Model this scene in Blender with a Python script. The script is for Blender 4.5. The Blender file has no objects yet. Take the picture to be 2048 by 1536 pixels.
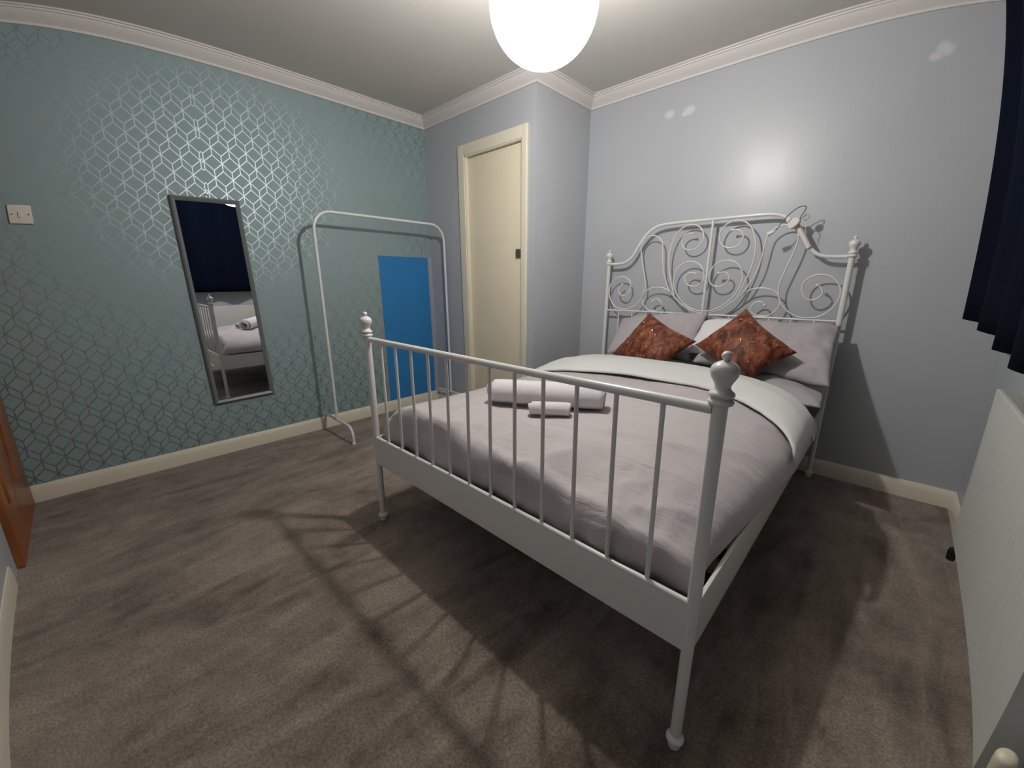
import bpy, bmesh, math, random
from mathutils import Vector, Matrix, noise
random.seed(7)
S = bpy.context.scene
COL = S.collection
PI = math.pi

# ------------------------------------------------------------------ camera, world, exposure
cam = bpy.data.cameras.new('camera'); camo = bpy.data.objects.new('camera', cam); COL.objects.link(camo)
# very wide phone lens: its barrel distortion is a real property of the lens (radial polynomial)
cam.type = 'PANO'
cam.panorama_type = 'FISHEYE_LENS_POLYNOMIAL'
cam.sensor_fit = 'HORIZONTAL'; cam.sensor_width = 36.0
cam.fisheye_fov = math.radians(175)
cam.fisheye_polynomial_k0 = 0.0
cam.fisheye_polynomial_k1 = -0.0741425
cam.fisheye_polynomial_k2 = 0.000808407
cam.fisheye_polynomial_k3 = 0.0000648395
cam.fisheye_polynomial_k4 = -0.00000213423
cam.clip_start = 0.02; cam.clip_end = 30
_r = Vector((0.7260609, 0.6876294, -0.0011651)); _u = Vector((-0.1729969, 0.1843050, 0.9675245)); _f = Vector((-0.6655131, 0.7022802, -0.2527745))
camo.matrix_world = Matrix(((_r.x, _u.x, -_f.x, 3.0775), (_r.y, _u.y, -_f.y, 0.4078), (_r.z, _u.z, -_f.z, 1.1165), (0, 0, 0, 1)))
S.camera = camo
S.render.engine = 'CYCLES'
S.view_settings.view_transform = 'Standard'; S.view_settings.look = 'None'
S.view_settings.gamma = 1.0; S.view_settings.use_curve_mapping = False
S.view_settings.exposure = 0.0
S.cycles.use_denoising = True
S.cycles.max_bounces = 10; S.cycles.diffuse_bounces = 2; S.cycles.glossy_bounces = 5
S.cycles.sample_clamp_indirect = 4.0
w = bpy.data.worlds.new('world'); S.world = w; w.use_nodes = True
w.node_tree.nodes['Background'].inputs[0].default_value = (0.02, 0.022, 0.03, 1)
w.node_tree.nodes['Background'].inputs[1].default_value = 0.0
LAMP = Vector((2.03, 1.672, 2.02))
BULB_STRENGTH = 1680.0

# ------------------------------------------------------------------ materials
def srgb(r, g, b):
    f = lambda c: (c/255/12.92) if c/255 <= 0.04045 else ((c/255+0.055)/1.055)**2.4
    return (f(r), f(g), f(b), 1)
class NT:
    def __init__(s, name):
        s.m = bpy.data.materials.new(name); s.m.use_nodes = True; s.t = s.m.node_tree
        s.b = s.t.nodes['Principled BSDF']
    def n(s, typ, **kw):
        o = s.t.nodes.new(typ)
        for k, v in kw.items(): setattr(o, k, v)
        return o
    def link(s, a, b): s.t.links.new(a, b)
    def val(s, sock, v):
        if hasattr(v, 'is_output') or isinstance(v, bpy.types.NodeSocket): s.link(v, sock)
        else: sock.default_value = v
    def math(s, op, a, b=0.0, c=0.0, clamp=False):
        o = s.n('ShaderNodeMath', operation=op); o.use_clamp = clamp
        s.val(o.inputs[0], a); s.val(o.inputs[1], b); s.val(o.inputs[2], c)
        return o.outputs[0]
    def coord(s):
        tc = s.n('ShaderNodeTexCoord'); return tc.outputs['Object']
    def sep(s, v):
        o = s.n('ShaderNodeSeparateXYZ'); s.link(v, o.inputs[0]); return o.outputs
    def noise(s, v, scale, detail=4, rough=0.5, dist=0.0, vscale=None):
        if vscale:
            mp = s.n('ShaderNodeMapping'); s.link(v, mp.inputs[0]); mp.inputs['Scale'].default_value = vscale; v = mp.outputs[0]
        o = s.n('ShaderNodeTexNoise'); s.link(v, o.inputs['Vector'])
        o.inputs['Scale'].default_value = scale; o.inputs['Detail'].default_value = detail
        o.inputs['Roughness'].default_value = rough; o.inputs['Distortion'].default_value = dist
        return o.outputs['Fac']
    def ramp(s, f, stops):
        o = s.n('ShaderNodeValToRGB'); s.link(f, o.inputs[0]); e = o.color_ramp.elements
        while len(e) < len(stops): e.new(0.5)
        for i, (p, c) in enumerate(stops): e[i].position = p; e[i].color = c
        return o.outputs[0]
    def mix(s, f, a, b):
        o = s.n('ShaderNodeMix', data_type='RGBA'); s.val(o.inputs[0], f); s.val(o.inputs[6], a); s.val(o.inputs[7], b)
        return o.outputs[2]
    def bump(s, h, strength=0.3, dist=0.005):
        o = s.n('ShaderNodeBump'); s.link(h, o.inputs['Height']); o.inputs['Strength'].default_value = strength
        o.inputs['Distance'].default_value = dist; s.link(o.outputs[0], s.b.inputs['Normal']); return o
    def set(s, **kw):
        names = dict(col='Base Color', rough='Roughness', metal='Metallic', sheen='Sheen Weight', spec='Specular IOR Level', coat='Coat Weight', trans='Transmission Weight', coatr='Coat Roughness')
        for k, v in kw.items(): s.val(s.b.inputs[names[k]], v)

def simple(name, c, rough=0.5, metal=0.0, bump=None, var=0.06, **kw):
    t = NT(name); v = t.coord()
    n = t.noise(v, 6, 3)
    t.set(col=t.mix(n, tuple(x*(1-var) for x in c[:3])+(1,), tuple(min(1, x*(1+var)) for x in c[:3])+(1,)), rough=rough, metal=metal, **kw)
    if bump: t.bump(t.noise(v, bump[0], 3), bump[1], 0.002)
    return t.m

def mat_wallpaper():
    t = NT('wallpaper_teal_silver'); v = t.coord(); x, y, z = t.sep(v)
    W = 0.53; A = 0.0451; B = 0.0415; p = 2*A
    sh = t.math('SUBTRACT', y, 1.038)
    idx = t.math('FLOOR', t.math('DIVIDE', sh, W))
    u = t.math('SUBTRACT', sh, t.math('MULTIPLY', idx, W))
    neg = t.math('LESS_THAN', idx, 0)
    u = t.math('SUBTRACT', u, t.math('ADD', 0.011, t.math('MULTIPLY', neg, 0.062)))
    zz = t.math('SUBTRACT', z, 1.951)
    def star(du, dz):
        a = t.math('PINGPONG', t.math('ADD', u, du+A*200), A)      # distance to the nearest multiple of 2A
        b = t.math('PINGPONG', t.math('ADD', zz, dz+B*400), 2*B)
        d1 = t.math('ABSOLUTE', t.math('SUBTRACT', t.math('MULTIPLY', a, B), t.math('MULTIPLY', b, A)))
        d1 = t.math('DIVIDE', d1, math.hypot(A, B))
        out = t.math('MULTIPLY', t.math('GREATER_THAN', b, B*1.03), 1.0)
        d1 = t.math('ADD', d1, out)
        over = t.math('MULTIPLY', t.math('GREATER_THAN', b, B*1.03), 1.0)
        d2 = t.math('ADD', a, over)
        return t.math('MINIMUM', d1, d2)
    d = t.math('MINIMUM', star(0, 0), star(A, 2*B))
    mr = t.n('ShaderNodeMapRange', interpolation_type='SMOOTHSTEP'); t.link(d, mr.inputs[0])
    mr.inputs[1].default_value = 0.0019; mr.inputs[2].default_value = 0.0031; mr.inputs[3].default_value = 1; mr.inputs[4].default_value = 0
    line = mr.outputs[0]
    # grey emulsion brushed over the paper's edge beside the corner, ragged, only below 1.31 m
    rag = t.noise(v, 9, 4, 0.6, vscale=(1, 1, 1.6))
    edge = t.math('ADD', 2.552, t.math('MULTIPLY', rag, 0.045))
    strip = t.math('MULTIPLY', t.math('GREATER_THAN', y, edge), t.math('LESS_THAN', z, 1.308))
    line = t.math('MULTIPLY', line, t.math('SUBTRACT', 1.0, strip))
    seam = t.math('MULTIPLY', t.math('LESS_THAN', t.math('PINGPONG', sh, W/2), 0.0008), t.math('SUBTRACT', 1.0, strip))
    base = t.ramp(t.noise(v, 1.2, 3), [(0.3, srgb(141, 163, 163)), (0.7, srgb(147, 167, 168))])
    base = t.mix(strip, base, srgb(164, 166, 182))
    base = t.mix(t.math('MULTIPLY', seam, 0.22), base, srgb(95, 110, 112))
    col = t.mix(line, base, srgb(158, 167, 169))
    t.set(col=col, metal=t.math('MULTIPLY', line, 0.86), rough=t.math('SUBTRACT', 0.52, t.math('MULTIPLY', line, 0.06)), spec=0.3)
    return t.m

def mat_wallpaint(name='wall_paint_lilac_grey', patches=False):
    t = NT(name); v = t.coord(); x, y, z = t.sep(v)
    col = t.ramp(t.noise(v, 1.5, 3), [(0.3, srgb(179, 182, 187)), (0.7, srgb(185, 188, 192))])
    mask = None
    if patches:
        wob = t.noise(v, 28, 3)
        for (px, pz, rx, rz) in [(1.803, 2.137, .030, .022), (1.925, 2.131, .036, .026), (1.900, 2.119, .020, .014), (3.083, 2.130, .034, .032), (3.050, 2.105, .026, .020)]:
            dx = t.math('DIVIDE', t.math('SUBTRACT', x, px), rx); dz = t.math('DIVIDE', t.math('SUBTRACT', z, pz), rz)
            r = t.math('SQRT', t.math('ADD', t.math('MULTIPLY', dx, dx), t.math('MULTIPLY', dz, dz)))
            r = t.math('ADD', r, t.math('MULTIPLY', t.math('SUBTRACT', wob, 0.5), 1.0))
            m = t.math('MULTIPLY', t.math('SUBTRACT', 1.25, r), 1.5, clamp=True)
            mask = m if mask is None else t.math('MAXIMUM', mask, m)
        col = t.mix(t.math('MULTIPLY', mask, 0.6), col, srgb(226, 222, 228))
    sheen_var = t.noise(v, 14, 4, 0.6, vscale=(1, 1, 0.15))
    t.set(col=col, rough=t.math('ADD', 0.30, t.math('MULTIPLY', sheen_var, 0.1)), spec=0.42)
    stroke = t.noise(v, 55, 4, 0.6, vscale=(1, 1, 0.06))
    grain = t.noise(v, 90, 3)
    t.bump(t.math('ADD', stroke, t.math('MULTIPLY', grain, 0.4)), 0.16, 0.0022)
    return t.m

def mat_carpet():
    t = NT('carpet_brown'); v = t.coord()
    big = t.noise(v, 1.9, 5, 0.62, 0.8)
    swipe = t.noise(v, 3.2, 4, 0.6, 1.2, vscale=(2.4, 0.55, 1))
    fine = t.noise(v, 120, 3, 0.75)
    mott = t.noise(v, 11, 4, 0.65, 0.6)
    f = t.math('ADD', t.math('ADD', t.math('MULTIPLY', big, 0.42), t.math('MULTIPLY', swipe, 0.38)), t.math('MULTIPLY', mott, 0.20))
    c = t.ramp(f, [(0.38, srgb(98, 85, 75)), (0.48, srgb(138, 123, 110)), (0.60, srgb(168, 152, 138))])
    dk = t.ramp(fine, [(0.3, (0.36, 0.36, 0.36, 1)), (0.7, (1.45, 1.45, 1.45, 1))])
    mm = t.n('ShaderNodeMix', data_type='RGBA', blend_type='MULTIPLY'); mm.inputs[0].default_value = 0.8
    t.link(c, mm.inputs[6]); t.link(dk, mm.inputs[7])
    t.set(col=mm.outputs[2], rough=1.0, spec=0.05, sheen=0.25)
    t.bump(t.math('ADD', t.noise(v, 220, 3, 0.7), t.math('MULTIPLY', big, 1.2)), 0.9, 0.006)
    return t.m

def mat_fabric(name, c, var=0.05, weave=True, wr=0.25, rough=0.75, sheen=0.2, spec=0.25):
    t = NT(name); v = t.coord()
    n = t.noise(v, 5, 4)
    t.set(col=t.mix(n, tuple(x*(1-var) for x in c[:3])+(1,), tuple(x*(1+var) for x in c[:3])+(1,)), rough=rough, sheen=sheen, spec=spec)
    creases = t.noise(v, 7, 5, 0.6, 1.5, vscale=(0.6, 2.4, 1))
    t.bump(t.math('ADD', creases, t.math('MULTIPLY', t.noise(v, 500, 2), 0.04)), wr, 0.02)
    return t.m

def mat_velvet():
    t = NT('crushed_velvet_brown'); v = t.coord()
    n = t.noise(v, 19, 4, 0.6, 0.7, vscale=(1.5, 1, 0.8))
    c = t.ramp(n, [(0.34, srgb(54, 24, 16)), (0.5, srgb(106, 54, 35)), (0.68, srgb(150, 92, 66))])
    t.set(col=c, rough=0.55, sheen=0.35, spec=0.3)
    t.b.inputs['Sheen Tint'].default_value = srgb(200, 140, 115)
    t.bump(n, 0.7, 0.006)
    return t.m

def mat_pine():
    t = NT('varnished_pine'); v = t.coord()
    n = t.noise(v, 9, 6, 0.6, 1.5, vscale=(4, 1, 0.35))
    t.set(col=t.ramp(n, [(0.35, srgb(110, 58, 26)), (0.55, srgb(158, 92, 46)), (0.7, srgb(176, 112, 62))]), rough=0.35)
    return t.m

def mat_towel():
    t = NT('white_towelling'); v = t.coord()
    t.set(col=srgb(238, 232, 232), rough=0.95, sheen=0.4, spec=0.1)
    t.bump(t.math('ADD', t.noise(v, 260, 3, 0.7), t.math('MULTIPLY', t.noise(v, 20, 3), 1.5)), 0.6, 0.006)
    return t.m

def mat_globe():  # self-lit, mostly clear shell standing in for the bulb's blown-out glare
    t = NT('glare_glow'); nt = t.t; nt.nodes.remove(t.b)
    tr = t.n('ShaderNodeBsdfTransparent'); em = t.n('ShaderNodeEmission'); em.inputs[0].default_value = (1, 1, 1, 1); em.inputs[1].default_value = 9.0
    mx = t.n('ShaderNodeMixShader'); mx.inputs[0].default_value = 0.2
    t.link(tr.outputs[0], mx.inputs[1]); t.link(em.outputs[0], mx.inputs[2]); t.link(mx.outputs[0], nt.nodes['Material Output'].inputs[0])
    return t.m
def mat_bulb():
    t = NT('lit_bulb'); nt = t.t; nt.nodes.remove(t.b)
    em = t.n('ShaderNodeEmission'); em.inputs[0].default_value = (1.0, 0.97, 0.94, 1); em.inputs[1].default_value = BULB_STRENGTH
    t.link(em.outputs[0], nt.nodes['Material Output'].inputs[0]); return t.m

M = dict(
    paper=mat_wallpaper(), paint=mat_wallpaint(), paint_back=mat_wallpaint('wall_paint_filled_holes', True), carpet=mat_carpet(),
    ceiling=simple('ceiling_white_matt', srgb(210, 207, 200), 0.9, bump=(60, 0.1), var=0.03),
    cornice=simple('cornice_white', srgb(222, 216, 212), 0.6, var=0.02),
    cream=simple('cream_gloss_paint', srgb(232, 224, 204), 0.35, bump=(40, 0.05), var=0.03),
    doorcream=simple('door_cream_paint', srgb(240, 228, 202), 0.45, bump=(30, 0.08), var=0.04),
    blue=simple('blue_flat_paint', srgb(44, 127, 190), 0.75, bump=(120, 0.15), var=0.10),
    white=simple('white_powder_coat', srgb(226, 224, 220), 0.22, var=0.01, spec=0.6),
    rackw=simple('white_rack_paint', srgb(222, 226, 226), 0.3, var=0.01),
    duvet=mat_fabric('lilac_grey_cotton', srgb(190, 182, 182), 0.04, wr=0.45),
    duvetback=mat_fabric('pale_grey_cotton', srgb(216, 216, 212), 0.02, wr=0.12),
    pillow=mat_fabric('lilac_grey_pillowcase', srgb(176, 170, 172), 0.04, wr=0.3),
    sheet=mat_fabric('grey_sheet', srgb(172, 172, 168), 0.04, wr=0.3),
    pillow_white=mat_fabric('white_pillow_ticking', srgb(226, 224, 226), 0.02, wr=0.15),
    velvet=mat_velvet(), towel=mat_towel(), pine=mat_pine(),
    gold=simple('pale_gold_sequin', srgb(235, 205, 170), 0.25, 0.6, var=0.02),
    navy=mat_fabric('navy_curtain', srgb(6, 13, 27), 0.15, wr=0.2, rough=0.95, sheen=0.0, spec=0.06),
    rad=simple('radiator_enamel', srgb(206, 206, 200), 0.35, var=0.01),
    plastic=simple('white_plastic', srgb(226, 220, 214), 0.35, var=0.01),
    capcream=simple('cream_plastic', srgb(222, 214, 190), 0.4, var=0.02),
    dark=simple('dark_plastic', srgb(24, 24, 26), 0.5), cable=simple('grey_cable', srgb(84, 82, 78), 0.45),
    brass=simple('tarnished_metal', srgb(120, 112, 98), 0.4, 0.7, bump=(80, 0.3), var=0.2), chrome=simple('chrome', srgb(200, 200, 200), 0.15, 1.0),
    mframe=simple('grey_mirror_frame', srgb(112, 118, 118), 0.4, bump=(60, 0.1), var=0.04),
    wood=simple('slat_wood', srgb(150, 125, 95), 0.7), globe=mat_globe(), bulb=mat_bulb(),
)
_t = NT('mirror_silver'); _t.set(col=(0.86, 0.88, 0.9, 1), metal=1.0, rough=0.0); _n = _t.noise(_t.coord(), 3, 2); _t.set(rough=_t.math('MULTIPLY', _n, 0.02)); M['mirror'] = _t.m

# ------------------------------------------------------------------ mesh helpers
def finish(name, bm, mat, parent=None, smooth=True, angle=40):
    bmesh.ops.recalc_face_normals(bm, faces=bm.faces[:])
    me = bpy.data.meshes.new(name); bm.to_mesh(me); bm.free()
    o = bpy.data.objects.new(name, me); COL.objects.link(o)
    me.materials.append(M[mat] if isinstance(mat, str) else mat)
    if smooth:
        for p in me.polygons: p.use_smooth = True
        try: me.set_sharp_from_angle(angle=math.radians(angle))
        except Exception: pass
    if parent: o.parent = parent; o.matrix_parent_inverse = parent.matrix_world.inverted()
    return o
def struct(o): o['kind'] = 'structure'; return o
def tag(o, label, cat, group=None):
    o['label'] = label; o['category'] = cat
    if group: o['group'] = group
    return o
def thing(name, label, cat, loc=(0, 0, 0), group=None):
    o = bpy.data.objects.new(name, None); COL.objects.link(o); o.location = loc; o.empty_display_size = 0.05
    o.matrix_world = Matrix.Translation(loc)
    return tag(o, label, cat, group)
def box(bm, x0, x1, y0, y1, z0, z1, bev=0.0, mtx=None):
    r = bmesh.ops.create_cube(bm, size=1.0)
    vs = r['verts']
    m = Matrix.Translation(((x0+x1)/2, (y0+y1)/2, (z0+z1)/2)) @ Matrix.Diagonal((x1-x0, y1-y0, z1-z0, 1))
    if mtx: m = mtx @ m
    bmesh.ops.transform(bm, matrix=m, verts=vs)
    if bev:
        es = list({e for v in vs for e in v.link_edges})
        bmesh.ops.bevel(bm, geom=es, offset=bev, segments=3, affect='EDGES', profile=0.6)
    return bm
def bx(name, mat, parent, *a, bev=0.003, **k):
    bm = bmesh.new(); box(bm, *a, bev=bev, **k); return finish(name, bm, mat, parent)
def smooth_path(pts, n=6, closed=False):
    P = [Vector(p) for p in pts]; out = []
    N = len(P)
    for i in range(N-1 if not closed else N):
        p0 = P[i-1] if (i > 0 or closed) else P[0]*2-P[1]
        p1 = P[i]; p2 = P[(i+1) % N]; p3 = P[(i+2) % N] if (i+2 < N or closed) else P[-1]*2-P[-2]
        for k in range(n):
            s = k/n
            out.append(0.5*((2*p1)+(p2-p0)*s+(2*p0-5*p1+4*p2-p3)*s*s+(3*p1-p0-3*p2+p3)*s**3))
    if not closed: out.append(P[-1])
    return out
def tube(bm, pts, r, seg=10, cap=True, closed=False):
    pts = [Vector(p) for p in pts]; n = len(pts)
    rr = r if callable(r) else (lambda i: r)
    tan = []
    for i in range(n):
        a = pts[i-1] if (i > 0 or closed) else pts[0]; b = pts[(i+1) % n] if (i < n-1 or closed) else pts[-1]
        tan.append((b-a).normalized())
    ref = Vector((0, 0, 1)) if abs(tan[0].z) < 0.9 else Vector((1, 0, 0))
    nrm = (ref-tan[0]*ref.dot(tan[0])).normalized()
    rings = []
    for i in range(n):
        nrm = (nrm-tan[i]*nrm.dot(tan[i]))
        nrm = nrm.normalized() if nrm.length > 1e-6 else tan[i].orthogonal().normalized()
        bn = tan[i].cross(nrm); R = rr(i)
        rings.append([bm.verts.new(pts[i]+(nrm*math.cos(2*PI*k/seg)+bn*math.sin(2*PI*k/seg))*R) for k in range(seg)])
    for i in range(n-1 if not closed else n):
        a, b = rings[i], rings[(i+1) % n]
        for k in range(seg): bm.faces.new((a[k], a[(k+1) % seg], b[(k+1) % seg], b[k]))
    if cap and not closed:
        bm.faces.new(rings[0][::-1]); bm.faces.new(rings[-1])
    return bm
def tb(name, mat, parent, pts, r, seg=10, **k):
    bm = bmesh.new(); tube(bm, pts, r, seg, **k); return finish(name, bm, mat, parent, angle=60)
def lathe(bm, prof, c, seg=28):
    cx, cy, cz = c; rings = []
    for (r, z) in prof:
        if r < 1e-5: rings.append([bm.verts.new((cx, cy, cz+z))])
        else: rings.append([bm.verts.new((cx+r*math.cos(2*PI*k/seg), cy+r*math.sin(2*PI*k/seg), cz+z)) for k in range(seg)])
    for a, b in zip(rings, rings[1:]):
        for k in range(seg):
            k2 = (k+1) % seg
            if len(a) == 1 and len(b) == 1: continue
            if len(a) == 1: bm.faces.new((a[0], b[k2], b[k]))
            elif len(b) == 1: bm.faces.new((a[k], a[k2], b[0]))
            else: bm.faces.new((a[k], a[k2], b[k2], b[k]))
    if len(rings[0]) > 1: bm.faces.new(rings[0][::-1])
    if len(rings[-1]) > 1: bm.faces.new(rings[-1])
    return bm
def lt(name, mat, parent, prof, c, seg=28):
    bm = bmesh.new(); lathe(bm, prof, c, seg); return finish(name, bm, mat, parent, angle=50)
def sprof(prof, n=5):
    return [(max(0, p.x), p.y) for p in smooth_path([(a, b, 0) for a, b in prof], n)]
def grid(bm, f, nu, nv):
    V = [[bm.verts.new(f(i/nu, j/nv)) for j in range(nv+1)] for i in range(nu+1)]
    for i in range(nu):
        for j in range(nv): bm.faces.new((V[i][j], V[i+1][j], V[i+1][j+1], V[i][j+1]))
    return V
def quad(bm, *p): return bm.faces.new([bm.verts.new(q) for q in p])

# ------------------------------------------------------------------ room shell
XR, YB, YC, XC, HC = 3.465, 3.2245, 2.6115, 1.2045, 2.375
TH = 0.1
bm = bmesh.new(); box(bm, -TH, XR+TH, -TH, YB+TH, -0.08, 0.0); struct(finish('floor', bm, 'carpet', smooth=False))
bm = bmesh.new(); box(bm, -TH, XR+TH, -TH, YB+TH, HC, HC+0.08); struct(finish('ceiling', bm, 'ceiling', smooth=False))
struct(bx('wall_left', 'paper', None, -TH, 0, -TH, YC+TH, 0, HC, bev=0))
struct(bx('wall_back', 'paint_back', None, XC-0.1, XR+TH, YB, YB+TH, 0, HC, bev=0))
struct(bx('wall_right', 'paint', None, XR, XR+TH, -TH, YB, 0, HC, bev=0))
DX0, DX1, DZ = 0.497, 1.098, 2.022
bm = bmesh.new()
box(bm, 0, DX0, YC, YC+TH, 0, HC); box(bm, DX1, XC, YC, YC+TH, 0, HC); box(bm, DX0, DX1, YC, YC+TH, DZ, HC)
box(bm, XC-0.1, XC, YC+TH, YB, 0, HC)
struct(finish('wall_cupboard', bm, 'paint', smooth=False))
struct(bx('wall_near', 'paint', None, 0, XR, -TH, 0, 0, HC, bev=0))
OUT = [(0, 0), (0, YC), (XC, YC), (XC, YB), (XR, YB), (XR, 0)]
def offset_pt(i, d):
    n = len(OUT); p = Vector(OUT[i]); a = Vector(OUT[i-1]); b = Vector(OUT[(i+1) % n])
    e1 = (p-a).normalized(); e2 = (b-p).normalized()
    n1 = Vector((e1.y, -e1.x)); n2 = Vector((e2.y, -e2.x))
    k = 1+n1.dot(n2)
    return p+(n1+n2)*(d/k)
def moulding(name, i, prof, mat, trim0=None, trim1=None):
    j = (i+1) % len(OUT); bm = bmesh.new(); A = []; Bq = []
    for d, z in prof:
        a = offset_pt(i, d); b = offset_pt(j, d)
        e = (Vector(OUT[j])-Vector(OUT[i])).normalized()
        if trim0 is not None: a = Vector(OUT[i])+e*trim0+Vector((e.y, -e.x))*d
        if trim1 is not None: b = Vector(OUT[i])+e*trim1+Vector((e.y, -e.x))*d
        A.append(bm.verts.new((a.x, a.y, z))); Bq.append(bm.verts.new((b.x, b.y, z)))
    n = len(prof)
    for k in range(n): bm.faces.new((A[k], A[(k+1) % n], Bq[(k+1) % n], Bq[k]))
    bm.faces.new(A); bm.faces.new(Bq[::-1])
    return struct(finish(name, bm, mat, angle=25))
CP = [(0, 2.303), (0.010, 2.303), (0.014, 2.314), (0.024, 2.322), (0.040, 2.334), (0.054, 2.348), (0.060, 2.358), (0.068, 2.358), (0.070, 2.366), (0.080, 2.367), (0.080, HC), (0, HC)]
for i in range(6): moulding('trim_%d' % (i+1), i, CP, 'cornice')
BPN = [(0, 0), (0.009, 0), (0.009, 0.062), (0.007, 0.078), (0.004, 0.090), (0, 0.091)]
BP = [(0, 0), (0.016, 0), (0.016, 0.062), (0.012, 0.078), (0.006, 0.090), (0, 0.091)]
AL0, AL1 = 0.430, 1.140
moulding('baseboard_left', 0, BP, 'cream')
moulding('baseboard_cupboard', 1, BP, 'cream', trim1=AL0)
moulding('baseboard_corner', 1, BP, 'cream', trim0=AL1)
moulding('baseboard_side', 2, BP, 'cream')
moulding('baseboard_back', 3, BP, 'cream')
moulding('baseboard_right', 4, BP, 'cream')
moulding('baseboard_near', 5, BPN, 'cream', trim1=XR-0.86)

# cupboard door (door_1) with architrave, and the pine door by the camera (door_2)
d1 = bpy.data.objects.new('door_1', None); COL.objects.link(d1); d1.location = (0.8, YC, 0); d1.matrix_world = Matrix.Translation((0.8, YC, 0)); struct(d1)
d1['label'] = 'narrow cream cupboard door with a cream frame beside the corner'
bm = bmesh.new()
yf = YC-0.016
box(bm, AL0, DX0+0.004, yf, YC, 0, 2.0945, bev=0.003); box(bm, DX1-0.004, AL1, yf, YC, 0, 2.0945, bev=0.003); box(bm, DX0, DX1, yf, YC, DZ-0.004, 2.0945, bev=0.003)
box(bm, DX0, DX0+0.012, yf+0.006, YC+0.095, 0, DZ); box(bm, DX1-0.012, DX1, yf+0.006, YC+0.095, 0, DZ); box(bm, DX0, DX1, yf+0.006, YC+0.095, DZ-0.012, DZ)
finish('door_frame', bm, 'cream', d1)
leaf = bx('door_leaf', 'doorcream', d1, DX0+0.014, DX1-0.0135, YC+0.022, YC+0.058, 0.006, DZ-0.015, bev=0.002)
lk = bmesh.new(); box(lk, 1.020, 1.068, YC+0.006, YC+0.022, 1.280, 1.334, bev=0.002); box(lk, 1.071, 1.084, YC+0.002, YC+0.022, 1.284, 1.336, bev=0.002)
lathe(lk, [(0.0, 0.0), (0.006, 0.0), (0.006, 0.004), (0.0, 0.005)], (1.044, YC+0.010, 1.305), 12)
finish('rim_latch', lk, 'brass', leaf)
hg = bmesh.new()
for hz in (1.80, 1.0, 0.25): tube(hg, [(DX0+0.0135, YC+0.018, hz-0.035), (DX0+0.0135, YC+0.018, hz+0.035)], 0.005, 8)
finish('hinge', hg, 'cream', leaf)
d2 = bpy.data.objects.new('door_2', None); COL.objects.link(d2); d2.location = (0.37, 0, 0); d2.matrix_world = Matrix.Translation((0.37, 0, 0)); struct(d2)
d2['label'] = 'orange varnished pine door beside the patterned wall'
bm = bmesh.new(); box(bm, 0.035, 0.72, 0.0, 0.028, 0.004, 1.98, bev=0.003)
for (a, b, c_, d_) in [(0.13, 0.34, 0.25, 0.85), (0.42, 0.63, 0.25, 0.85), (0.13, 0.34, 1.0, 1.8), (0.42, 0.63, 1.0, 1.8)]: box(bm, a, b, 0.022, 0.036, c_, d_, bev=0.008)
finish('door_leaf', bm, 'pine', d2)
hd = bmesh.new(); tube(hd, smooth_path([(0.66, 0.028, 1.0), (0.66, 0.065, 1.0), (0.60, 0.068, 1.0), (0.56, 0.066, 0.998)], 5), 0.007, 10); finish('door_handle', hd, 'brass', d2)

# ------------------------------------------------------------------ ceiling lamp
lamp = thing('pendant_lamp', 'pendant lamp under the ceiling, its glare built as a glowing white globe', 'lamp', (LAMP.x, LAMP.y, HC))
lt('ceiling_rose', 'plastic', lamp, [(0.0, 0.0), (0.045, 0.0), (0.045, -0.012), (0.03, -0.024), (0.008, -0.032), (0.0, -0.032)], (LAMP.x, LAMP.y, HC))
tb('cord', 'plastic', lamp, [(LAMP.x, LAMP.y, HC-0.03), (LAMP.x, LAMP.y, LAMP.z+0.085)], 0.0035, 8)
lt('bulb_holder', 'plastic', lamp, [(0.0, 0.0), (0.012, 0.0), (0.018, -0.012), (0.019, -0.045), (0.015, -0.048), (0.0, -0.048)], (LAMP.x, LAMP.y, LAMP.z+0.088), 20)
lt('bulb', 'bulb', lamp, sprof([(0.012, 0.04), (0.017, 0.028), (0.027, 0.012), (0.030, -0.004), (0.024, -0.020), (0.012, -0.029), (0.0, -0.031)], 2), (LAMP.x, LAMP.y, LAMP.z), 16)
RG = 0.185
lt('glare_globe', 'globe', lamp, [(RG*math.sin(a), RG*math.cos(a)) for a in [0.14+(PI-0.14)*k/40 for k in range(41)]], (LAMP.x, LAMP.y, LAMP.z), 48)  # added globe, sized to the glare around the bare bulb

# ------------------------------------------------------------------ blue painted rectangle, switch, mirror
bp_ = bmesh.new(); box(bp_, 0.001, 0.004, 2.101, 2.566, 0.0925, 1.305)
tag(finish('painted_panel', bp_, 'blue', smooth=False), 'bright blue painted rectangle low on the patterned wall beside the corner', 'wall panel')
sw = thing('light_switch', 'square white light switch on the teal patterned wall', 'light switch', (0, 0.25, 1.43))
bx('plate', 'plastic', sw, 0.0, 0.009, 0.206, 0.293, 1.388, 1.474, bev=0.003)
bx('rocker', 'plastic', sw, 0.008, 0.014, 0.242, 0.257, 1.417, 1.443, bev=0.002)
for sy in (0.219, 0.280):
    b_ = bmesh.new(); box(b_, 0.0085, 0.0105, sy-0.003, sy+0.003, 1.428, 1.434, bev=0.001); finish('screw', b_, 'brass', sw)

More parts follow.
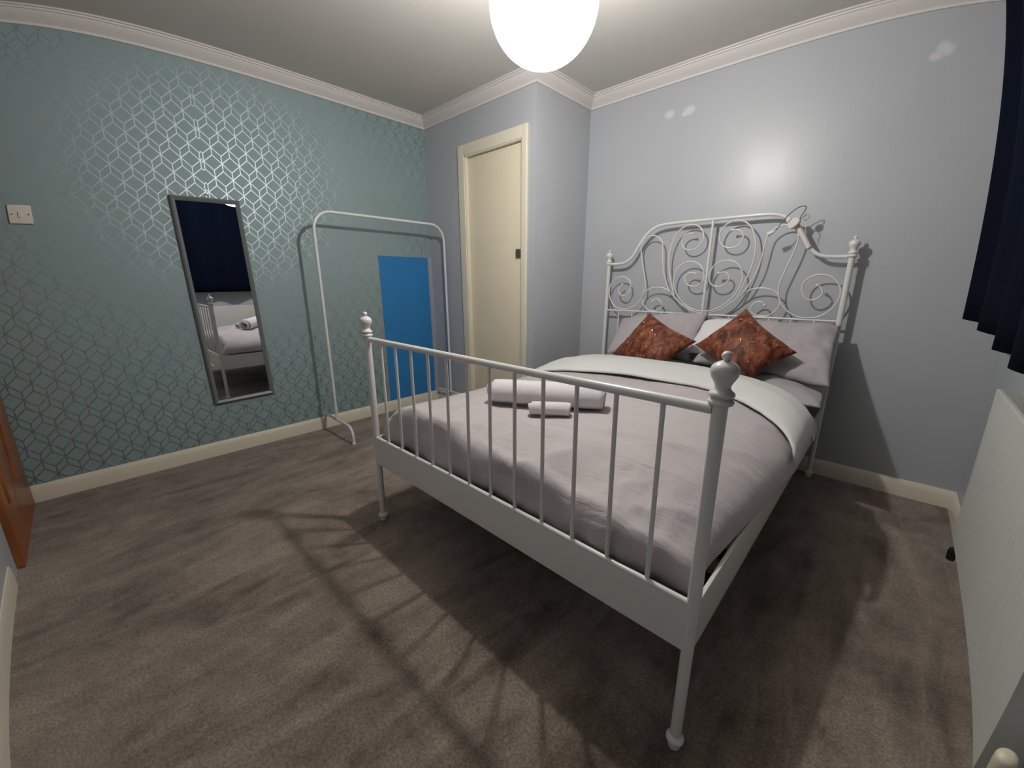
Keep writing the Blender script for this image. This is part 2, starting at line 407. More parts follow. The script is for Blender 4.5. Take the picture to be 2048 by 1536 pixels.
mir = thing('wall_mirror', 'tall narrow wall mirror in a grey frame, hung slightly crooked', 'mirror', (0, 1.037, 0.963))
MT = Matrix.Translation((0, 1.037, 0.963)) @ Matrix.Rotation(math.radians(1.3), 4, 'X')
hw, hh, fw = 0.1725, 0.620, 0.025
def frame_ring(bm, prof):
    rings = []
    for (ins, x) in prof:
        a, b = hw-ins, hh-ins
        rings.append([bm.verts.new(MT @ Vector((x, sy*a, sz*b))) for sy, sz in ((-1, -1), (1, -1), (1, 1), (-1, 1))])
    for r0, r1 in zip(rings, rings[1:]+rings[:1]):
        for k in range(4): bm.faces.new((r0[k], r0[(k+1) % 4], r1[(k+1) % 4], r1[k]))
bm = bmesh.new(); frame_ring(bm, [(0, 0.001), (0, 0.014), (0.004, 0.019), (0.010, 0.022), (0.018, 0.018), (fw, 0.013), (fw, 0.001)])
finish('frame', bm, 'mframe', mir, angle=30)
bm = bmesh.new(); box(bm, 0.004, 0.011, -hw+fw-0.002, hw-fw+0.002, -hh+fw-0.002, hh-fw+0.002, mtx=MT); finish('glass', bm, 'mirror', mir, smooth=False)
nl = bmesh.new(); tube(nl, [(0.0, 1.036, 1.603), (0.018, 1.036, 1.607)], 0.002, 8); box(nl, 0.016, 0.019, 1.0325, 1.0395, 1.602, 1.610, bev=0.001)
finish('hanging_nail', nl, 'chrome', mir)

# ------------------------------------------------------------------ clothes rack
RX, RY0, RY1, RZ = 0.2445, 1.533, 2.571, 1.5495
rk = thing('clothes_rack', 'empty white metal clothes rail standing in front of the patterned wall', 'clothes rack', (RX, (RY0+RY1)/2, 0))
cr = 0.12; pts = [(RX, RY0, 0.125)]
pts += [(RX, RY0, 0.5), (RX, RY0, 1.0), (RX, RY0, RZ-cr)]
pts += [(RX, RY0+cr-cr*math.cos(a), RZ-cr+cr*math.sin(a)) for a in [PI/2*k/8 for k in range(1, 9)]]
pts += [(RX, RY1-cr+cr*math.sin(a), RZ-cr+cr*math.cos(a)) for a in [PI/2*k/8 for k in range(0, 9)]]
pts += [(RX, RY1, 1.0), (RX, RY1, 0.5), (RX, RY1, 0.125)]
tb('hanging_frame', 'rackw', rk, pts, 0.0098, 12)
for ry in (RY0, RY1):
    f0, f1, fz, c2 = RX-0.222, RX+0.238, 0.125, 0.07
    P_ = [(f0, ry, 0.006), (f0, ry, fz-c2)]+[(f0+c2-c2*math.cos(a), ry, fz-c2+c2*math.sin(a)) for a in [PI/2*k/6 for k in range(1, 7)]]
    P_ += [(f1-c2+c2*math.sin(a), ry, fz-c2+c2*math.cos(a)) for a in [PI/2*k/6 for k in range(0, 7)]]+[(f1, ry, 0.006)]
    ft = tb('foot', 'rackw', rk, P_, 0.0095, 12)
    for fx in (f0, f1): lt('end_cap', 'plastic', ft, [(0, 0), (0.0115, 0), (0.0115, 0.014), (0.0098, 0.016), (0, 0.016)], (fx, ry, 0), 16)

# ------------------------------------------------------------------ bed
BX0, BX1, BY0, BY1 = 1.461, 2.864, 1.214, 3.148
XM = (BX0+BX1)/2
HK = 0.98952; HX0, HX1 = 1.4779, 2.8662; XH = (HX0+HX1)/2  # headboard and its posts scaled about the camera position to a nearer depth
bed = thing('bed', 'white metal double bed frame with scrolled headboard and barred footboard', 'bed', (XM, (BY0+BY1)/2, 0))
FIN = sprof([(0.0139, -0.005), (0.0145, 0.0), (0.021, 0.003), (0.0225, 0.009), (0.018, 0.0145), (0.0165, 0.016), (0.0222, 0.020), (0.0215, 0.026), (0.016, 0.031), (0.0135, 0.037), (0.0165, 0.046), (0.0225, 0.057), (0.0245, 0.067), (0.022, 0.077), (0.014, 0.084), (0.0065, 0.087), (0.0055, 0.089), (0.0085, 0.094), (0.0088, 0.099), (0.005, 0.104), (0.0, 0.1055)], 3)
FTP = sprof([(0.0, 0.0), (0.0125, 0.0), (0.0155, 0.006), (0.015, 0.016), (0.0205, 0.022), (0.0215, 0.029), (0.018, 0.035), (0.0135, 0.040)], 3)
def post(x, y, ztop, r):
    p = lt('post', 'white', bed, [(0.0, 0.03), (r*0.93, 0.03), (r*0.95, 0.28), (r, 0.44), (r, ztop-0.1), (0.0, ztop-0.1)], (x, y, 0), 24)
    lt('finial', 'white', p, [(a*r/0.0139, b) for a, b in FIN], (x, y, ztop-0.1055))
    lt('foot', 'white', p, FTP, (x, y, 0.0))
    return p
for x in (BX0, BX1): post(x, BY0, 0.988, 0.0142)
for x in (HX0, HX1): post(x, BY1, 1.328, 0.0138)
tb('footboard_rail', 'white', bed, [(BX0+0.012, BY0, 0.873), (BX1-0.012, BY0, 0.873)], 0.0115, 14)
NB = 12
for k in range(NB):
    bx_ = BX0+(BX1-BX0)*(k+1)/(NB+1)
    tb('footboard_baluster', 'white', bed, [(bx_, BY0, 0.425), (bx_, BY0, 0.866)], 0.0058, 10)
bm = bmesh.new(); box(bm, BX0+0.008, BX1-0.008, BY0-0.010, BY0-0.002, 0.296, 0.425, bev=0.002)
tube(bm, [(BX0+0.010, BY0-0.003, 0.4235), (BX1-0.010, BY0-0.003, 0.4235)], 0.0075, 10)
finish('footboard_panel', bm, 'white', bed)
for sx, s in ((BX0, 1), (BX1, -1)):
    bm = bmesh.new(); box(bm, sx-0.005-0.003*s, sx+0.005-0.003*s, BY0+0.010, BY1-0.010, 0.292, 0.425, bev=0.002)
    box(bm, min(sx, sx+0.03*s), max(sx, sx+0.03*s), BY0+0.02, BY1-0.02, 0.292, 0.298)
    finish('side_rail', bm, 'white', bed)
for k in range(13):
    ys = BY0+0.10+(BY1-BY0-0.2)*k/12
    bx('slat', 'wood', bed, BX0+0.012, BX1-0.012, ys-0.032, ys+0.032, 0.299, 0.312, bev=0.002)
# headboard scrolls, traced for the left half and mirrored
TOPC = [(-0.704, 1.229), (-0.657, 1.229), (-0.604, 1.231), (-0.566, 1.239), (-0.536, 1.258), (-0.51, 1.287), (-0.486, 1.327), (-0.463, 1.366), (-0.439, 1.399), (-0.407, 1.43), (-0.374, 1.452), (-0.336, 1.465), (-0.287, 1.471), (-0.207, 1.4725), (-0.105, 1.4725), (0.0, 1.4725)]
CA = [(-0.578, 1.083), (-0.597, 1.068), (-0.607, 1.045), (-0.596, 1.019), (-0.565, 1.003), (-0.536, 1.013), (-0.517, 1.043), (-0.511, 1.077), (-0.522, 1.109), (-0.55, 1.132), (-0.583, 1.139), (-0.622, 1.133), (-0.657, 1.107), (-0.678, 1.071), (-0.683, 1.029), (-0.671, 0.982), (-0.643, 0.94), (-0.604, 0.914), (-0.556, 0.906), (-0.511, 0.912), (-0.468, 0.934), (-0.434, 0.969), (-0.411, 1.01), (-0.402, 1.049), (-0.402, 1.094), (-0.413, 1.144), (-0.429, 1.199), (-0.443, 1.254), (-0.453, 1.304), (-0.454, 1.341), (-0.442, 1.372), (-0.415, 1.397), (-0.381, 1.406), (-0.346, 1.397), (-0.318, 1.374), (-0.304, 1.345), (-0.297, 1.29), (-0.291, 1.232), (-0.28, 1.169), (-0.26, 1.115), (-0.242, 1.072), (-0.221, 1.034)]
CC = [(-0.343, 0.966), (-0.33, 0.983), (-0.304, 0.986), (-0.282, 0.97), (-0.272, 0.946), (-0.285, 0.917), (-0.325, 0.903), (-0.367, 0.908), (-0.4, 0.936), (-0.416, 0.97), (-0.413, 1.01), (-0.387, 1.044), (-0.347, 1.061), (-0.3, 1.064), (-0.254, 1.053), (-0.212, 1.024), (-0.175, 0.987), (-0.133, 0.951), (-0.082, 0.921), (-0.030, 0.9065), (0.0, 0.904)]
CD = [(-0.114, 1.401), (-0.147, 1.4), (-0.171, 1.384), (-0.179, 1.355), (-0.168, 1.322), (-0.141, 1.302), (-0.108, 1.3), (-0.074, 1.314), (-0.051, 1.347), (-0.047, 1.38), (-0.059, 1.415), (-0.086, 1.441), (-0.12, 1.453), (-0.158, 1.451), (-0.197, 1.428), (-0.225, 1.393), (-0.243, 1.344), (-0.252, 1.293), (-0.252, 1.236), (-0.245, 1.184), (-0.231, 1.131), (-0.215, 1.077), (-0.202, 1.04), (-0.194, 1.007)]
CB = [(-0.068, 1.152), (-0.104, 1.158), (-0.128, 1.14), (-0.131, 1.111), (-0.111, 1.083), (-0.079, 1.072), (-0.044, 1.079), (-0.02, 1.108), (-0.015, 1.143), (-0.029, 1.184), (-0.06, 1.214), (-0.102, 1.228), (-0.147, 1.22), (-0.184, 1.19), (-0.203, 1.146), (-0.205, 1.104), (-0.193, 1.056), (-0.17, 1.014), (-0.135, 0.972), (-0.089, 0.939), (-0.041, 0.921), (0.0, 0.917)]
def hb(pts, s, dy=0.0): return [(XH+s*x*HK, BY1+dy, z*HK+0.0117) for x, z in pts]
full = hb(TOPC, 1)+hb(TOPC, -1)[::-1][1:]
tb('headboard_arch', 'white', bed, smooth_path(full, 4), 0.0098, 12)
tb('headboard_bar', 'white', bed, [(XH, BY1, 0.897), (XH, BY1, 1.466)], 0.0082, 10)
tb('headboard_rail', 'white', bed, [(HX0+0.01, BY1, 0.897), (HX1-0.01, BY1, 0.897)], 0.0066, 10)
tb('headboard_rail', 'white', bed, [(HX0+0.01, BY1, 0.50), (HX1-0.01, BY1, 0.50)], 0.0066, 10)
SR = 0.0043
def scroll(pts, balls):
    bm = bmesh.new(); tube(bm, smooth_path(pts, 5), SR, 8)
    for b in balls:
        bmesh.ops.create_uvsphere(bm, u_segments=10, v_segments=8, radius=0.0085, matrix=Matrix.Translation(b))
    return finish('scroll', bm, 'white', bed, angle=60)
for s in (1, -1):
    scroll(hb(CA, s, -0.004), [hb(CA[:1], s, -0.004)[0]])
    scroll(hb(CD, s, 0.0), [hb(CD[:1], s)[0]])
for C_, dy in ((CC, 0.004), (CB, -0.003)):
    a = hb(C_, 1, dy); b = hb(C_, -1, dy)
    scroll(a+b[::-1][1:], [a[0], b[0]])
for k in range(NB):
    bx_ = HX0+(HX1-HX0)*(k+1)/(NB+1)
    tb('headboard_baluster', 'white', bed, [(bx_, BY1, 0.50), (bx_, BY1, 0.897)], 0.0055, 8)

# ------------------------------------------------------------------ mattress, duvet
def fbm(p, o=4): return noise.fractal(Vector(p), 1.0, 2.0, o)
def rbox_f(x0, x1, y0, y1, z0, z1, r, wr=0.0):
    bm = bmesh.new(); box(bm, x0, x1, y0, y1, z0, z1, bev=r)
    return bm
mt = tag(finish('mattress', rbox_f(1.515, 2.815, 1.320, 3.120, 0.313, 0.492, 0.05), 'sheet'), 'mattress in a grey sheet lying in the white metal bed frame', 'mattress')

def duvet_z(x, y):
    hwl, hwr = 0.715, 0.690+0.055*min(1, max(0, (y-1.3)/0.8))
    s = (x-XM)/(hwl if x < XM else hwr)
    fx = max(0.0, 1-abs(s)**7)**0.5
    return fx
def duvet_pt(u, v):
    # u across (0..1), v along from the foot (0) to the fold (1)
    su = math.sin((u-0.5)*PI*0.998)
    y = 1.30+(2.60-1.30)*max(0.0, (v-0.16)/0.84)
    hwl, hwr = 0.712, 0.688+0.058*min(1, max(0, (y-1.35)/0.75))
    s = math.copysign(abs(su)**0.85, su)
    hw_ = hwl if s < 0 else hwr
    dome = 0.590+0.010*(1-s*s)+0.008*min(1, (y-1.3)/0.6)
    zb = 0.432
    edge = max(0.0, 1-abs(s)**5)**0.42
    z = zb+(dome-zb)*edge
    x = XM+hw_*s
    # foot: roll over and drop down inside the footboard
    if v < 0.16:
        a = v/0.16                       # 0 bottom, 1 top
        ang = PI/2*a
        rt = min(1, max(0, (x-1.85)/0.5))
        prof_y = 1.30-(0.058+0.004*rt)*max(0.0, math.cos(ang))**(0.7-0.1*rt)
        zz = zb+(z-zb)*math.sin(ang)**0.75
        corner = abs(s)**8
        y = prof_y+0.012*corner*(1-a)
        z = zz-0.030*(1-a)
        x = XM+hw_*s*(1-(0.035 if s < 0 else 0.012)*(1-a))
    rt = min(1, max(0, (x-1.85)/0.5))
    # on the right the duvet slopes down gently before it reaches the footboard
    if v >= 0.16: z -= rt*0.060*edge*max(0, 1-(y-1.30)/0.26)**2
    else: z -= rt*0.060*edge*(v/0.16)
    # wrinkles
    side = abs(s)**3
    foot = max(0, 1-(y-1.23)/0.38)
    w1 = fbm((x*2.2, y*1.6, 3.1))*0.012
    w2 = fbm((x*3.0+9, y*11, 1.7))*0.006*(0.25+1.6*max(0, s)**2*edge)
    w3 = fbm((x*7+2, y*3.0, 7.7))*0.020*foot
    rdg = lambda a, b, c: (1-abs(noise.noise(Vector((a, b, c)))))**3
    w3 += 0.034*foot*(rdg(x*2.4+y*2.0, y*5.5-x*2.2, 1.3)-0.45)*(0.35+0.65*rt)
    w2 += 0.015*(rdg(x*3.1+y*1.5, y*9-x*5.0, 4.4)-0.45)*max(0.0, s-0.25)**1.2*edge
    w4 = noise.noise(Vector((x*5.1+4, z*9, 2.0)))*0.022*foot*(1 if v < 0.22 else 0.5)+(rdg(x*3.3, z*6+x*2, 8.8)-0.5)*0.014*foot
    z += (w1+w2)*(0.35+0.65*edge)+w3*edge
    y += w4 if v < 0.16 else w4*max(0, 1-(v-0.16)/0.12)
    # crease rising off the middle
    cy = 1.50+0.33*(x-2.20)
    if 2.10 < x < 2.75: z += 0.010*math.exp(-((y-cy)/0.020)**2)*min(1, (x-2.10)/0.1, (2.75-x)/0.1)
    y = max(y, 1.2285)
    return (x, y, max(z, 0.431 if v >= 0.16 else 0.402))
duv = thing('duvet', 'rumpled lilac grey duvet spread over the bed, its top edge folded back', 'duvet', (XM, 1.9, 0.55))
bm = bmesh.new(); grid(bm, duvet_pt, 150, 150); o = finish('duvet_cover', bm, 'duvet', duv, angle=180)
sm = o.modifiers.new('thickness', 'SOLIDIFY'); sm.thickness = 0.012; sm.offset = -1

def fold_lower(x):
    t = (x-XM)
    return 2.345-0.10*max(0, (2.05-x)/0.3)-0.33*max(0, (x-2.45)/0.48)**1.8
def fold_upper(x):
    return 2.62-0.10*max(0, (x-2.3)/0.6)-0.16*max(0, (x-2.55)/0.38)**2
def fold_pt(u, v):
    s = (u-0.5)*2; sg = math.copysign(abs(s)**0.9, s)
    hwl, hwr = 0.705, 0.752
    x = XM+(hwl if s < 0 else hwr)*math.sin(sg*PI/2*0.995) if False else XM+(hwl if s < 0 else hwr)*sg
    yl, yu = fold_lower(x), fold_upper(x)
    edge = max(0.0, 1-abs(sg)**9)**0.5
    zlo = 0.43 if sg < 0 else 0.475
    base = zlo+(0.604+0.010*(1-sg*sg)-zlo)*max(0.0, 1-abs(sg)**5)**0.42
    # cross profile around a flattened roll: v 0..1 runs lower edge, over the top, round the fold and under
    th = 0.052
    if v < 0.62:
        a = v/0.62
        y = yl+(yu-yl)*a; h = 0.010+th*min(1, a*1.6)**0.6*(1-0.15*a)
    else:
        a = (v-0.62)/0.38*PI
        y = yu+0.035*math.sin(a); h = (0.010+th*0.85)*(0.5+0.5*math.cos(a))-0.02*(1-math.cos(a))/2
    z = base+h*(0.4+0.6*edge)
    z += fbm((x*2.5, y*4, 5.0))*0.006+0.007*math.sin(x*9+y*3)*max(0, (1.75-x)/0.3)
    y += fbm((x*3.0, 2.0, v*2))*0.012
    return (x, y, z)
bm = bmesh.new(); grid(bm, fold_pt, 110, 44); o = finish('turned_back_edge', bm, 'duvetback', duv, angle=180)
o['label'] = 'pale grey reverse side folded back'
sm = o.modifiers.new('thickness', 'SOLIDIFY'); sm.thickness = 0.008; sm.offset = -1

# ------------------------------------------------------------------ pillows and cushions
def cushion_bm(TL, TR, BR, BL, T, nrm, pinch=0.06, wr=0.006, seed=0, n=44, pw=2.4, back=0.6):
    TL, TR, BR, BL, nrm = map(Vector, (TL, TR, BR, BL, nrm)); nrm.normalize()
    bm = bmesh.new()
    cen = (TL+TR+BR+BL)/4
    def P(u, v, side):
        p = (TL*(1-u)+TR*u)*(1-v)+(BL*(1-u)+BR*u)*v
        a, b = 2*u-1, 2*v-1
        # edges bow inwards, corners stay sharp
        k = pinch*((1-a*a)*abs(b)**3+(1-b*b)*abs(a)**3)
        p = p+(cen-p)*k
        t = max(0, (1-abs(a)**pw)*(1-abs(b)**pw))**0.55
        h = T*t*(1.0 if side > 0 else back)
        edge = max(abs(a), abs(b))
        w_ = fbm((p.x*6+seed, p.y*6, p.z*6))*wr*(1.6 if edge > 0.6 else 1.0)+noise.noise(Vector((p.x*14+seed, p.z*14, p.y*9)))*wr*0.8*edge
        return p+nrm*(h*side+w_*(1 if t > 0.02 else 0.2))
    Vf = [[None]*(n+1) for _ in range(n+1)]
    for i in range(n+1):
        for j in range(n+1):
            Vf[i][j] = bm.verts.new(P(i/n, j/n, 1))
    Vb = [[Vf[i][j] if i in (0, n) or j in (0, n) else bm.verts.new(P(i/n, j/n, -1)) for j in range(n+1)] for i in range(n+1)]
    for V in (Vf, Vb):
        for i in range(n):
            for j in range(n): bm.faces.new((V[i][j], V[i+1][j], V[i+1][j+1], V[i][j+1]))
    return bm, P
def pillow(name, mat, TL, TR, BR, BL, T, nrm, label, cat, group=None, **k):
    bm, P = cushion_bm(TL, TR, BR, BL, T, nrm, **k)
    o = finish(name, bm, mat, angle=180); tag(o, label, cat, group); return o
UPN = (0.05, -0.62, 0.78)
# lower, flat pillows
pillow('pillow', 'pillow', (1.62, 3.103, 0.585), (2.24, 3.103, 0.590), (2.27, 2.64, 0.590), (1.64, 2.66, 0.580), 0.055, (0, 0, 1), 'grey pillow lying flat under the left upright pillow', 'pillow', 'flat pillows under the upright ones', pinch=0.03, seed=3)
pillow('pillow', 'pillow', (2.26, 3.103, 0.590), (2.885, 3.098, 0.575), (2.908, 2.62, 0.548), (2.28, 2.62, 0.575), 0.068, (0, 0, 1), 'grey pillow lying flat under the right upright pillow', 'pillow', 'flat pillows under the upright ones', pinch=0.03, seed=9, wr=0.014)
# upright pillows leaning on the headboard
pillow('pillow', 'pillow', (1.635, 3.113, 0.848), (2.225, 3.108, 0.915), (2.225, 2.87, 0.640), (1.655, 2.88, 0.625), 0.055, (0.0, -0.62, 0.78), 'grey pillow leaning on the left half of the headboard', 'pillow', pinch=0.035, seed=21, wr=0.008, pw=3.5)
pr_ = pillow('pillow', 'pillow', (2.262, 3.113, 0.890), (2.880, 3.098, 0.880), (2.912, 2.79, 0.615), (2.250, 2.84, 0.640), 0.055, (0.0, -0.62, 0.78), 'grey pillow leaning on the right half of the headboard', 'pillow', pinch=0.03, seed=33, wr=0.015, pw=4)
bm, _ = cushion_bm((2.212, 3.088, 0.862), (2.50, 3.093, 0.870), (2.48, 2.86, 0.700), (2.205, 2.86, 0.690), 0.062, (0.0, -0.62, 0.78), pinch=0.05, seed=40, n=20, pw=4)
ins = finish('pillow_insert', bm, 'pillow_white', pr_, angle=180); ins['label'] = 'white pillow end showing at the open pillowcase'
bm, _ = cushion_bm((1.640, 3.118, 0.880), (1.90, 3.118, 0.88), (1.90, 3.05, 0.72), (1.630, 3.05, 0.72), 0.018, (0.0, -0.8, 0.6), pinch=0.05, seed=44, n=16, pw=4)

VN = (-0.05, -0.80, 0.60)
def velvet(T_, R_, B_, L_, thick, label, seed, spots):
    th = thing('velvet_cushion', label, 'cushion', tuple((Vector(T_)+Vector(B_))/2))
    nrm = (Vector(R_)-Vector(L_)).cross(Vector(T_)-Vector(B_)).normalized()
    if nrm.y > 0: nrm = -nrm
    bm, P = cushion_bm(T_, R_, B_, L_, thick, nrm, pinch=0.11, wr=0.006, seed=seed, n=44, pw=2.2, back=0.4)
    finish('cushion_cover', bm, 'velvet', th, angle=180)
    for (u, v, ln, an) in spots:
        bm = bmesh.new(); p = P(u, v, 1); p2 = P(u+ln*math.cos(an), v+ln*math.sin(an), 1)
        tube(bm, [p+nrm*0.002, (p+p2)/2+nrm*0.0045, p2+nrm*0.002], 0.0028, 6)
        finish('sequin', bm, 'gold', th)
    return th
Ls = [(.16, .22, .03, 1.2), (.12, .45, .03, 2), (.10, .62, .05, 2.2), (.08, .80, .02, 1), (.25, .70, .03, 1), (.45, .30, .03, .5), (.55, .35, .03, .2), (.42, .60, .03, .8), (.66, .42, .03, 2.4), (.62, .62, .02, .3), (.85, .30, .02, .9), (.80, .62, .03, .9), (.36, .48, .02, .1), (.70, .78, .02, 1.3)]
Rs = [(.22, .22, .055, 2.5), (.36, .16, .045, 2.3), (.12, .48, .03, 2.1), (.10, .80, .025, 1.9), (.50, .50, .035, .6), (.66, .40, .04, 2.4), (.78, .30, .035, 2.2), (.38, .66, .02, .3), (.60, .75, .03, 1), (.24, .62, .02, 1.1), (.85, .15, .025, 2), (.82, .66, .02, 1)]
velvet((1.9051, 2.9693, 0.9074), (2.2726, 2.8133, 0.7689), (2.1098, 2.6427, 0.5593), (1.7461, 2.7987, 0.6373), 0.078, 'brown crushed velvet cushion standing on its corner on the left pillow', 5, Ls)  # both cushions' corners baked after a pull along the line of sight towards the camera
velvet((2.4657, 2.9498, 0.9590), (2.7582, 2.7841, 0.7660), (2.5729, 2.6329, 0.5788), (2.2726, 2.7889, 0.7543), 0.082, 'brown crushed velvet cushion standing on its corner on the right pillow', 8, Rs)

# ------------------------------------------------------------------ towels
def towel(name, a, b, r, label, flat=0.97, loops=2.975):
    a, b = Vector(a), Vector(b); ax = (b-a).normalized(); L = (b-a).length
    side = ax.cross(Vector((0, 0, 1))).normalized(); up = Vector((0, 0, 1))
    bm = bmesh.new()
    # spiral sheet swept along the axis, seen as a roll at its ends
    nS, nL = 90, 26
    def f(i, j):
        t = i/nS; ang = t*loops*2*PI-PI*0.45; rad = r*(0.16+0.84*t)
        s = j/nL
        e = 1-0.10*(abs(2*s-1)**10)
        rad *= e*(1+0.05*fbm((s*L*9, ang*0.35, r*40)))
        off = 0.012*(r/0.05)*math.sin(t*9)*(1 if s in (0, 1) else 0.6)
        p = a+ax*(L*s+off)+side*(math.cos(ang)*rad*1.05)+up*(math.sin(ang)*rad*flat)
        return p
    V = [[bm.verts.new(f(i, j)) for j in range(nL+1)] for i in range(nS+1)]
    for i in range(nS):
        for j in range(nL): bm.faces.new((V[i][j], V[i+1][j], V[i+1][j+1], V[i][j+1]))
    o = finish(name, bm, 'towel', angle=180)
    m = o.modifiers.new('thickness', 'SOLIDIFY'); m.thickness = r*0.17; m.offset = 0
    return tag(o, label, 'towel')
towel('bath_towel', (1.878, 1.540, 0.656), (2.290, 1.772, 0.656), 0.059, 'large white rolled towel lying across the duvet')
towel('hand_towel', (2.113, 1.530, 0.632), (2.238, 1.617, 0.632), 0.030, 'small white rolled towel lying in front of the large one')

# ------------------------------------------------------------------ clip lamp hooked over the headboard
SC = lambda x, y, z: (x*HK+0.0323, y, z*HK+0.0117)  # clip lamp x and z scaled about the camera by the headboard's factor
cl = thing('clip_lamp', 'small white clip-on lamp with a dark cable loop on the headboard arch', 'clip lamp', SC(2.60, BY1, 1.41))
yc = BY1-0.03
bm = bmesh.new()
pp = [(SC(a, 0, b)[0], SC(a, 0, b)[2]) for a, b in [(2.552, 1.431), (2.580, 1.434), (2.610, 1.436), (2.620, 1.417), (2.608, 1.396), (2.584, 1.378), (2.572, 1.384), (2.562, 1.408)]]
for yy in (yc-0.022, yc+0.022): pass
va = [bm.verts.new((x, yc-0.024, z)) for x, z in pp]; vb = [bm.verts.new((x, yc+0.018, z)) for x, z in pp]
bm.faces.new(va); bm.faces.new(vb[::-1])
for k in range(len(pp)): bm.faces.new((va[k], va[(k+1) % 8], vb[(k+1) % 8], vb[k]))
bmesh.ops.bevel(bm, geom=bm.edges[:], offset=0.003, segments=2, affect='EDGES')
finish('clamp', bm, 'plastic', cl)
bm = bmesh.new(); lathe(bm, [(0.0, 0.0), (0.012, 0.0), (0.0165, 0.004), (0.0165, 0.016), (0.013, 0.020), (0.0, 0.020)], (0, 0, 0), 20)
bmesh.ops.transform(bm, matrix=Matrix.Translation(SC(2.637, yc-0.004, 1.436)) @ Matrix.Rotation(math.radians(100), 4, 'X') @ Matrix.Rotation(math.radians(20), 4, 'Y'), verts=bm.verts[:])
finish('lamp_head', bm, 'plastic', cl)
tb('arm', 'plastic', cl, smooth_path([SC(2.598, BY1-0.012, 1.402), SC(2.612, BY1-0.012, 1.384), SC(2.645, BY1-0.012, 1.330), SC(2.674, BY1-0.010, 1.280)], 4), 0.0135, 12)
tb('cable', 'cable', cl, smooth_path([SC(2.517, 3.063, 1.369), SC(2.533, 3.063, 1.392), SC(2.546, 3.063, 1.415), SC(2.578, 3.063, 1.456), SC(2.615, 3.063, 1.482), SC(2.641, 3.068, 1.482), SC(2.637, 3.073, 1.459), SC(2.623, 3.083, 1.434), SC(2.616, yc-0.01, 1.420)], 6), 0.0024, 8)
tb('plug', 'plastic', cl, [SC(2.521, 3.063, 1.374), SC(2.510, 3.063, 1.366), SC(2.490, 3.063, 1.357), SC(2.484, 3.063, 1.355)], lambda i: (0.004, 0.009, 0.012, 0.009)[i], 12)
tb('loose_wire', 'plastic', cl, smooth_path([SC(2.640, yc, 1.415), SC(2.652, yc-0.01, 1.398), SC(2.646, yc-0.01, 1.378), SC(2.655, yc, 1.350)], 6), 0.0018, 6)

# ------------------------------------------------------------------ curtain on the right wall
cu = thing('curtain', 'navy blue pleated curtain hanging on the right wall above the radiator', 'curtain', (3.32, 1.6, 2.28))
peaks = [2.85, 2.31, 1.80, 1.54, 1.09, 0.78, 0.45, 0.12]
def cx_(y, z):
    ph = 0
    for a, b in zip(peaks, peaks[1:]):
        if b <= y <= a: ph = 2*PI*(a-y)/(a-b); amp = 0.030 if (a-b) > 0.3 else 0.024; break
    else: amp = 0.03
    return 3.314-min(0.055, max(0, 2.3-y)*0.030)*(1-0.45*z)-amp*math.cos(ph)+0.004*math.sin(y*23+z*2)+0.004*math.sin(z*2.2+y*3)
bm = bmesh.new()
grid(bm, lambda u, v: (cx_(2.84-2.70*u, v*1.3), 2.84-2.70*u+0.008*math.sin(v*3), 0.963+(2.285-0.963)*v), 240, 16)
o = finish('curtain_cloth', bm, 'navy', cu, angle=180)
m = o.modifiers.new('thickness', 'SOLIDIFY'); m.thickness = 0.004
tb('curtain_track', 'plastic', cu, [(3.315, 2.90, 2.29), (3.315, 0.10, 2.29)], 0.009, 10)
for yb_ in (2.85, 1.6, 0.3): bx('bracket', 'plastic', cu, 3.315, 3.4649, yb_-0.012, yb_+0.012, 2.286, 2.300, bev=0.002)

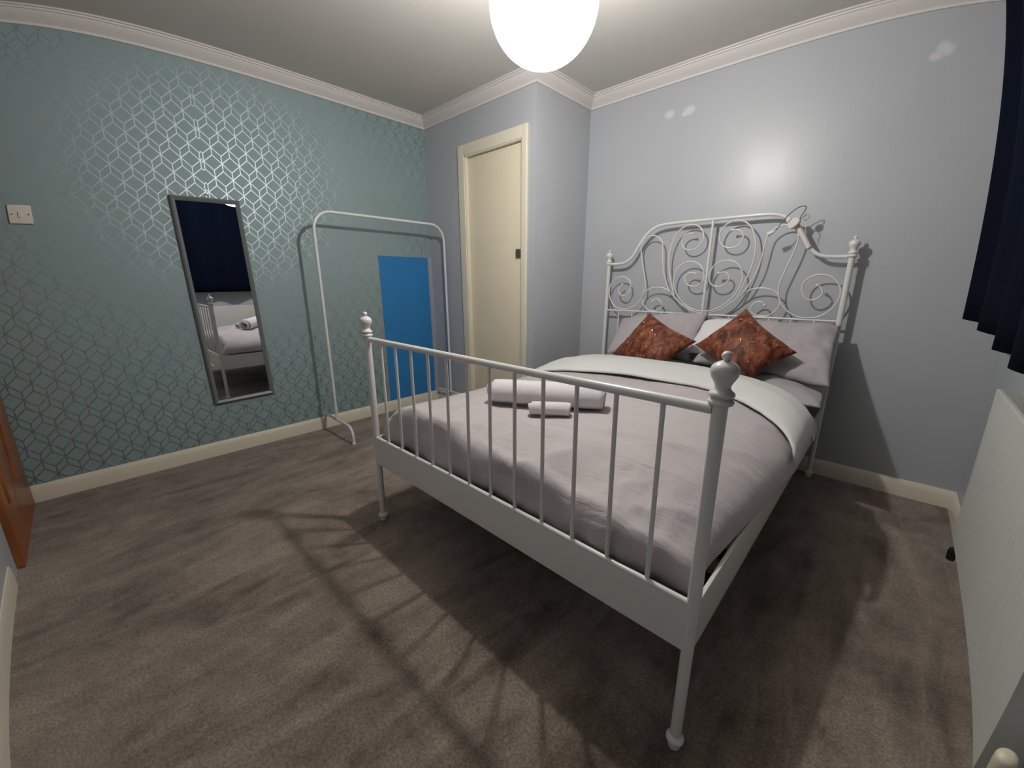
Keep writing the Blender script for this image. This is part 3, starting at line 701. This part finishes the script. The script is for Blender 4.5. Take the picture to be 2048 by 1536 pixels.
# ------------------------------------------------------------------ radiator
rd = thing('radiator', 'white panel radiator on the right wall under the curtain', 'radiator', (3.40, 1.85, 0.25))
RYa, RYb, RZa, RZb, RXf, RXk = 1.35, 2.352, 0.248, 0.780, 3.366, 3.428
def rface(u, v):
    y = RYa+(RYb-RYa)*u; z = RZa+(RZb-RZa)*v
    e = min(1, max(0, (v-0.03)/0.03))*min(1, max(0, (0.955-v)/0.03))*min(1, max(0, (u-0.02)/0.01))*min(1, max(0, (0.98-u)/0.01))
    k = 0.5-0.5*math.cos(2*PI*(y-RYa)/0.0334)
    return (RXf+0.0013*e*k**3, y, z)
bm = bmesh.new(); V = grid(bm, rface, 360, 44)
back = [bm.verts.new((RXf+0.012, y, z)) for y, z in ((RYa, RZa), (RYb, RZa), (RYb, RZb), (RYa, RZb))]
bm.faces.new(back)
bm.faces.new([V[i][0] for i in range(361)]+[back[1], back[0]]); bm.faces.new([V[i][44] for i in range(361)]+[back[2], back[3]])
bm.faces.new([V[0][j] for j in range(45)]+[back[3], back[0]]); bm.faces.new([V[360][j] for j in range(45)]+[back[2], back[1]])
finish('front_panel', bm, 'rad', rd, angle=50)
bx('back_panel', 'rad', rd, RXk, RXk+0.012, RYa+0.004, RYb-0.004, RZa, RZb-0.01, bev=0.003)
for yy in (RYa-0.001, RYb-0.002): bx('side_panel', 'rad', rd, RXf+0.006, RXk+0.008, yy, yy+0.003, RZa+0.012, RZb-0.004, bev=0.001)
bm = bmesh.new()
box(bm, RXf+0.002, RXf+0.014, RYa, RYb, RZb-0.004, RZb+0.002, bev=0.001); box(bm, RXk-0.002, RXk+0.012, RYa, RYb, RZb-0.004, RZb+0.002, bev=0.001)
for k in range(66):
    y = RYa+0.008+(RYb-RYa-0.016)*k/65; box(bm, RXf+0.012, RXk, y-0.0018, y+0.0018, RZb-0.005, RZb+0.001)
finish('top_grille', bm, 'rad', rd)
lt('bleed_knob', 'plastic', rd, [(0, 0), (0.009, 0), (0.012, 0.006), (0.012, 0.018), (0.008, 0.022), (0, 0.022)], (RXk+0.004, 2.22, RZb+0.002), 16)
for yv in (2.385,):
    lt('lockshield_valve', 'dark', rd, [(0, 0), (0.012, 0), (0.014, 0.03), (0.010, 0.045), (0, 0.045)], (3.382, 2.365, 0.150), 16)
bm = bmesh.new(); tube(bm, [(3.400, RYa, 0.285), (3.392, 1.315, 0.285), (3.388, 1.290, 0.280), (3.386, 1.285, 0.0)], 0.008, 10); finish('pipe', bm, 'brass', rd)
bm = bmesh.new(); lathe(bm, sprof([(0.0, 0.0), (0.014, 0.0), (0.0185, 0.010), (0.0195, 0.035), (0.0205, 0.060), (0.0185, 0.072), (0.010, 0.078), (0.0, 0.079)], 3), (3.384, 1.286, 0.290), 24)
finish('thermostat_valve', bm, 'capcream', rd)
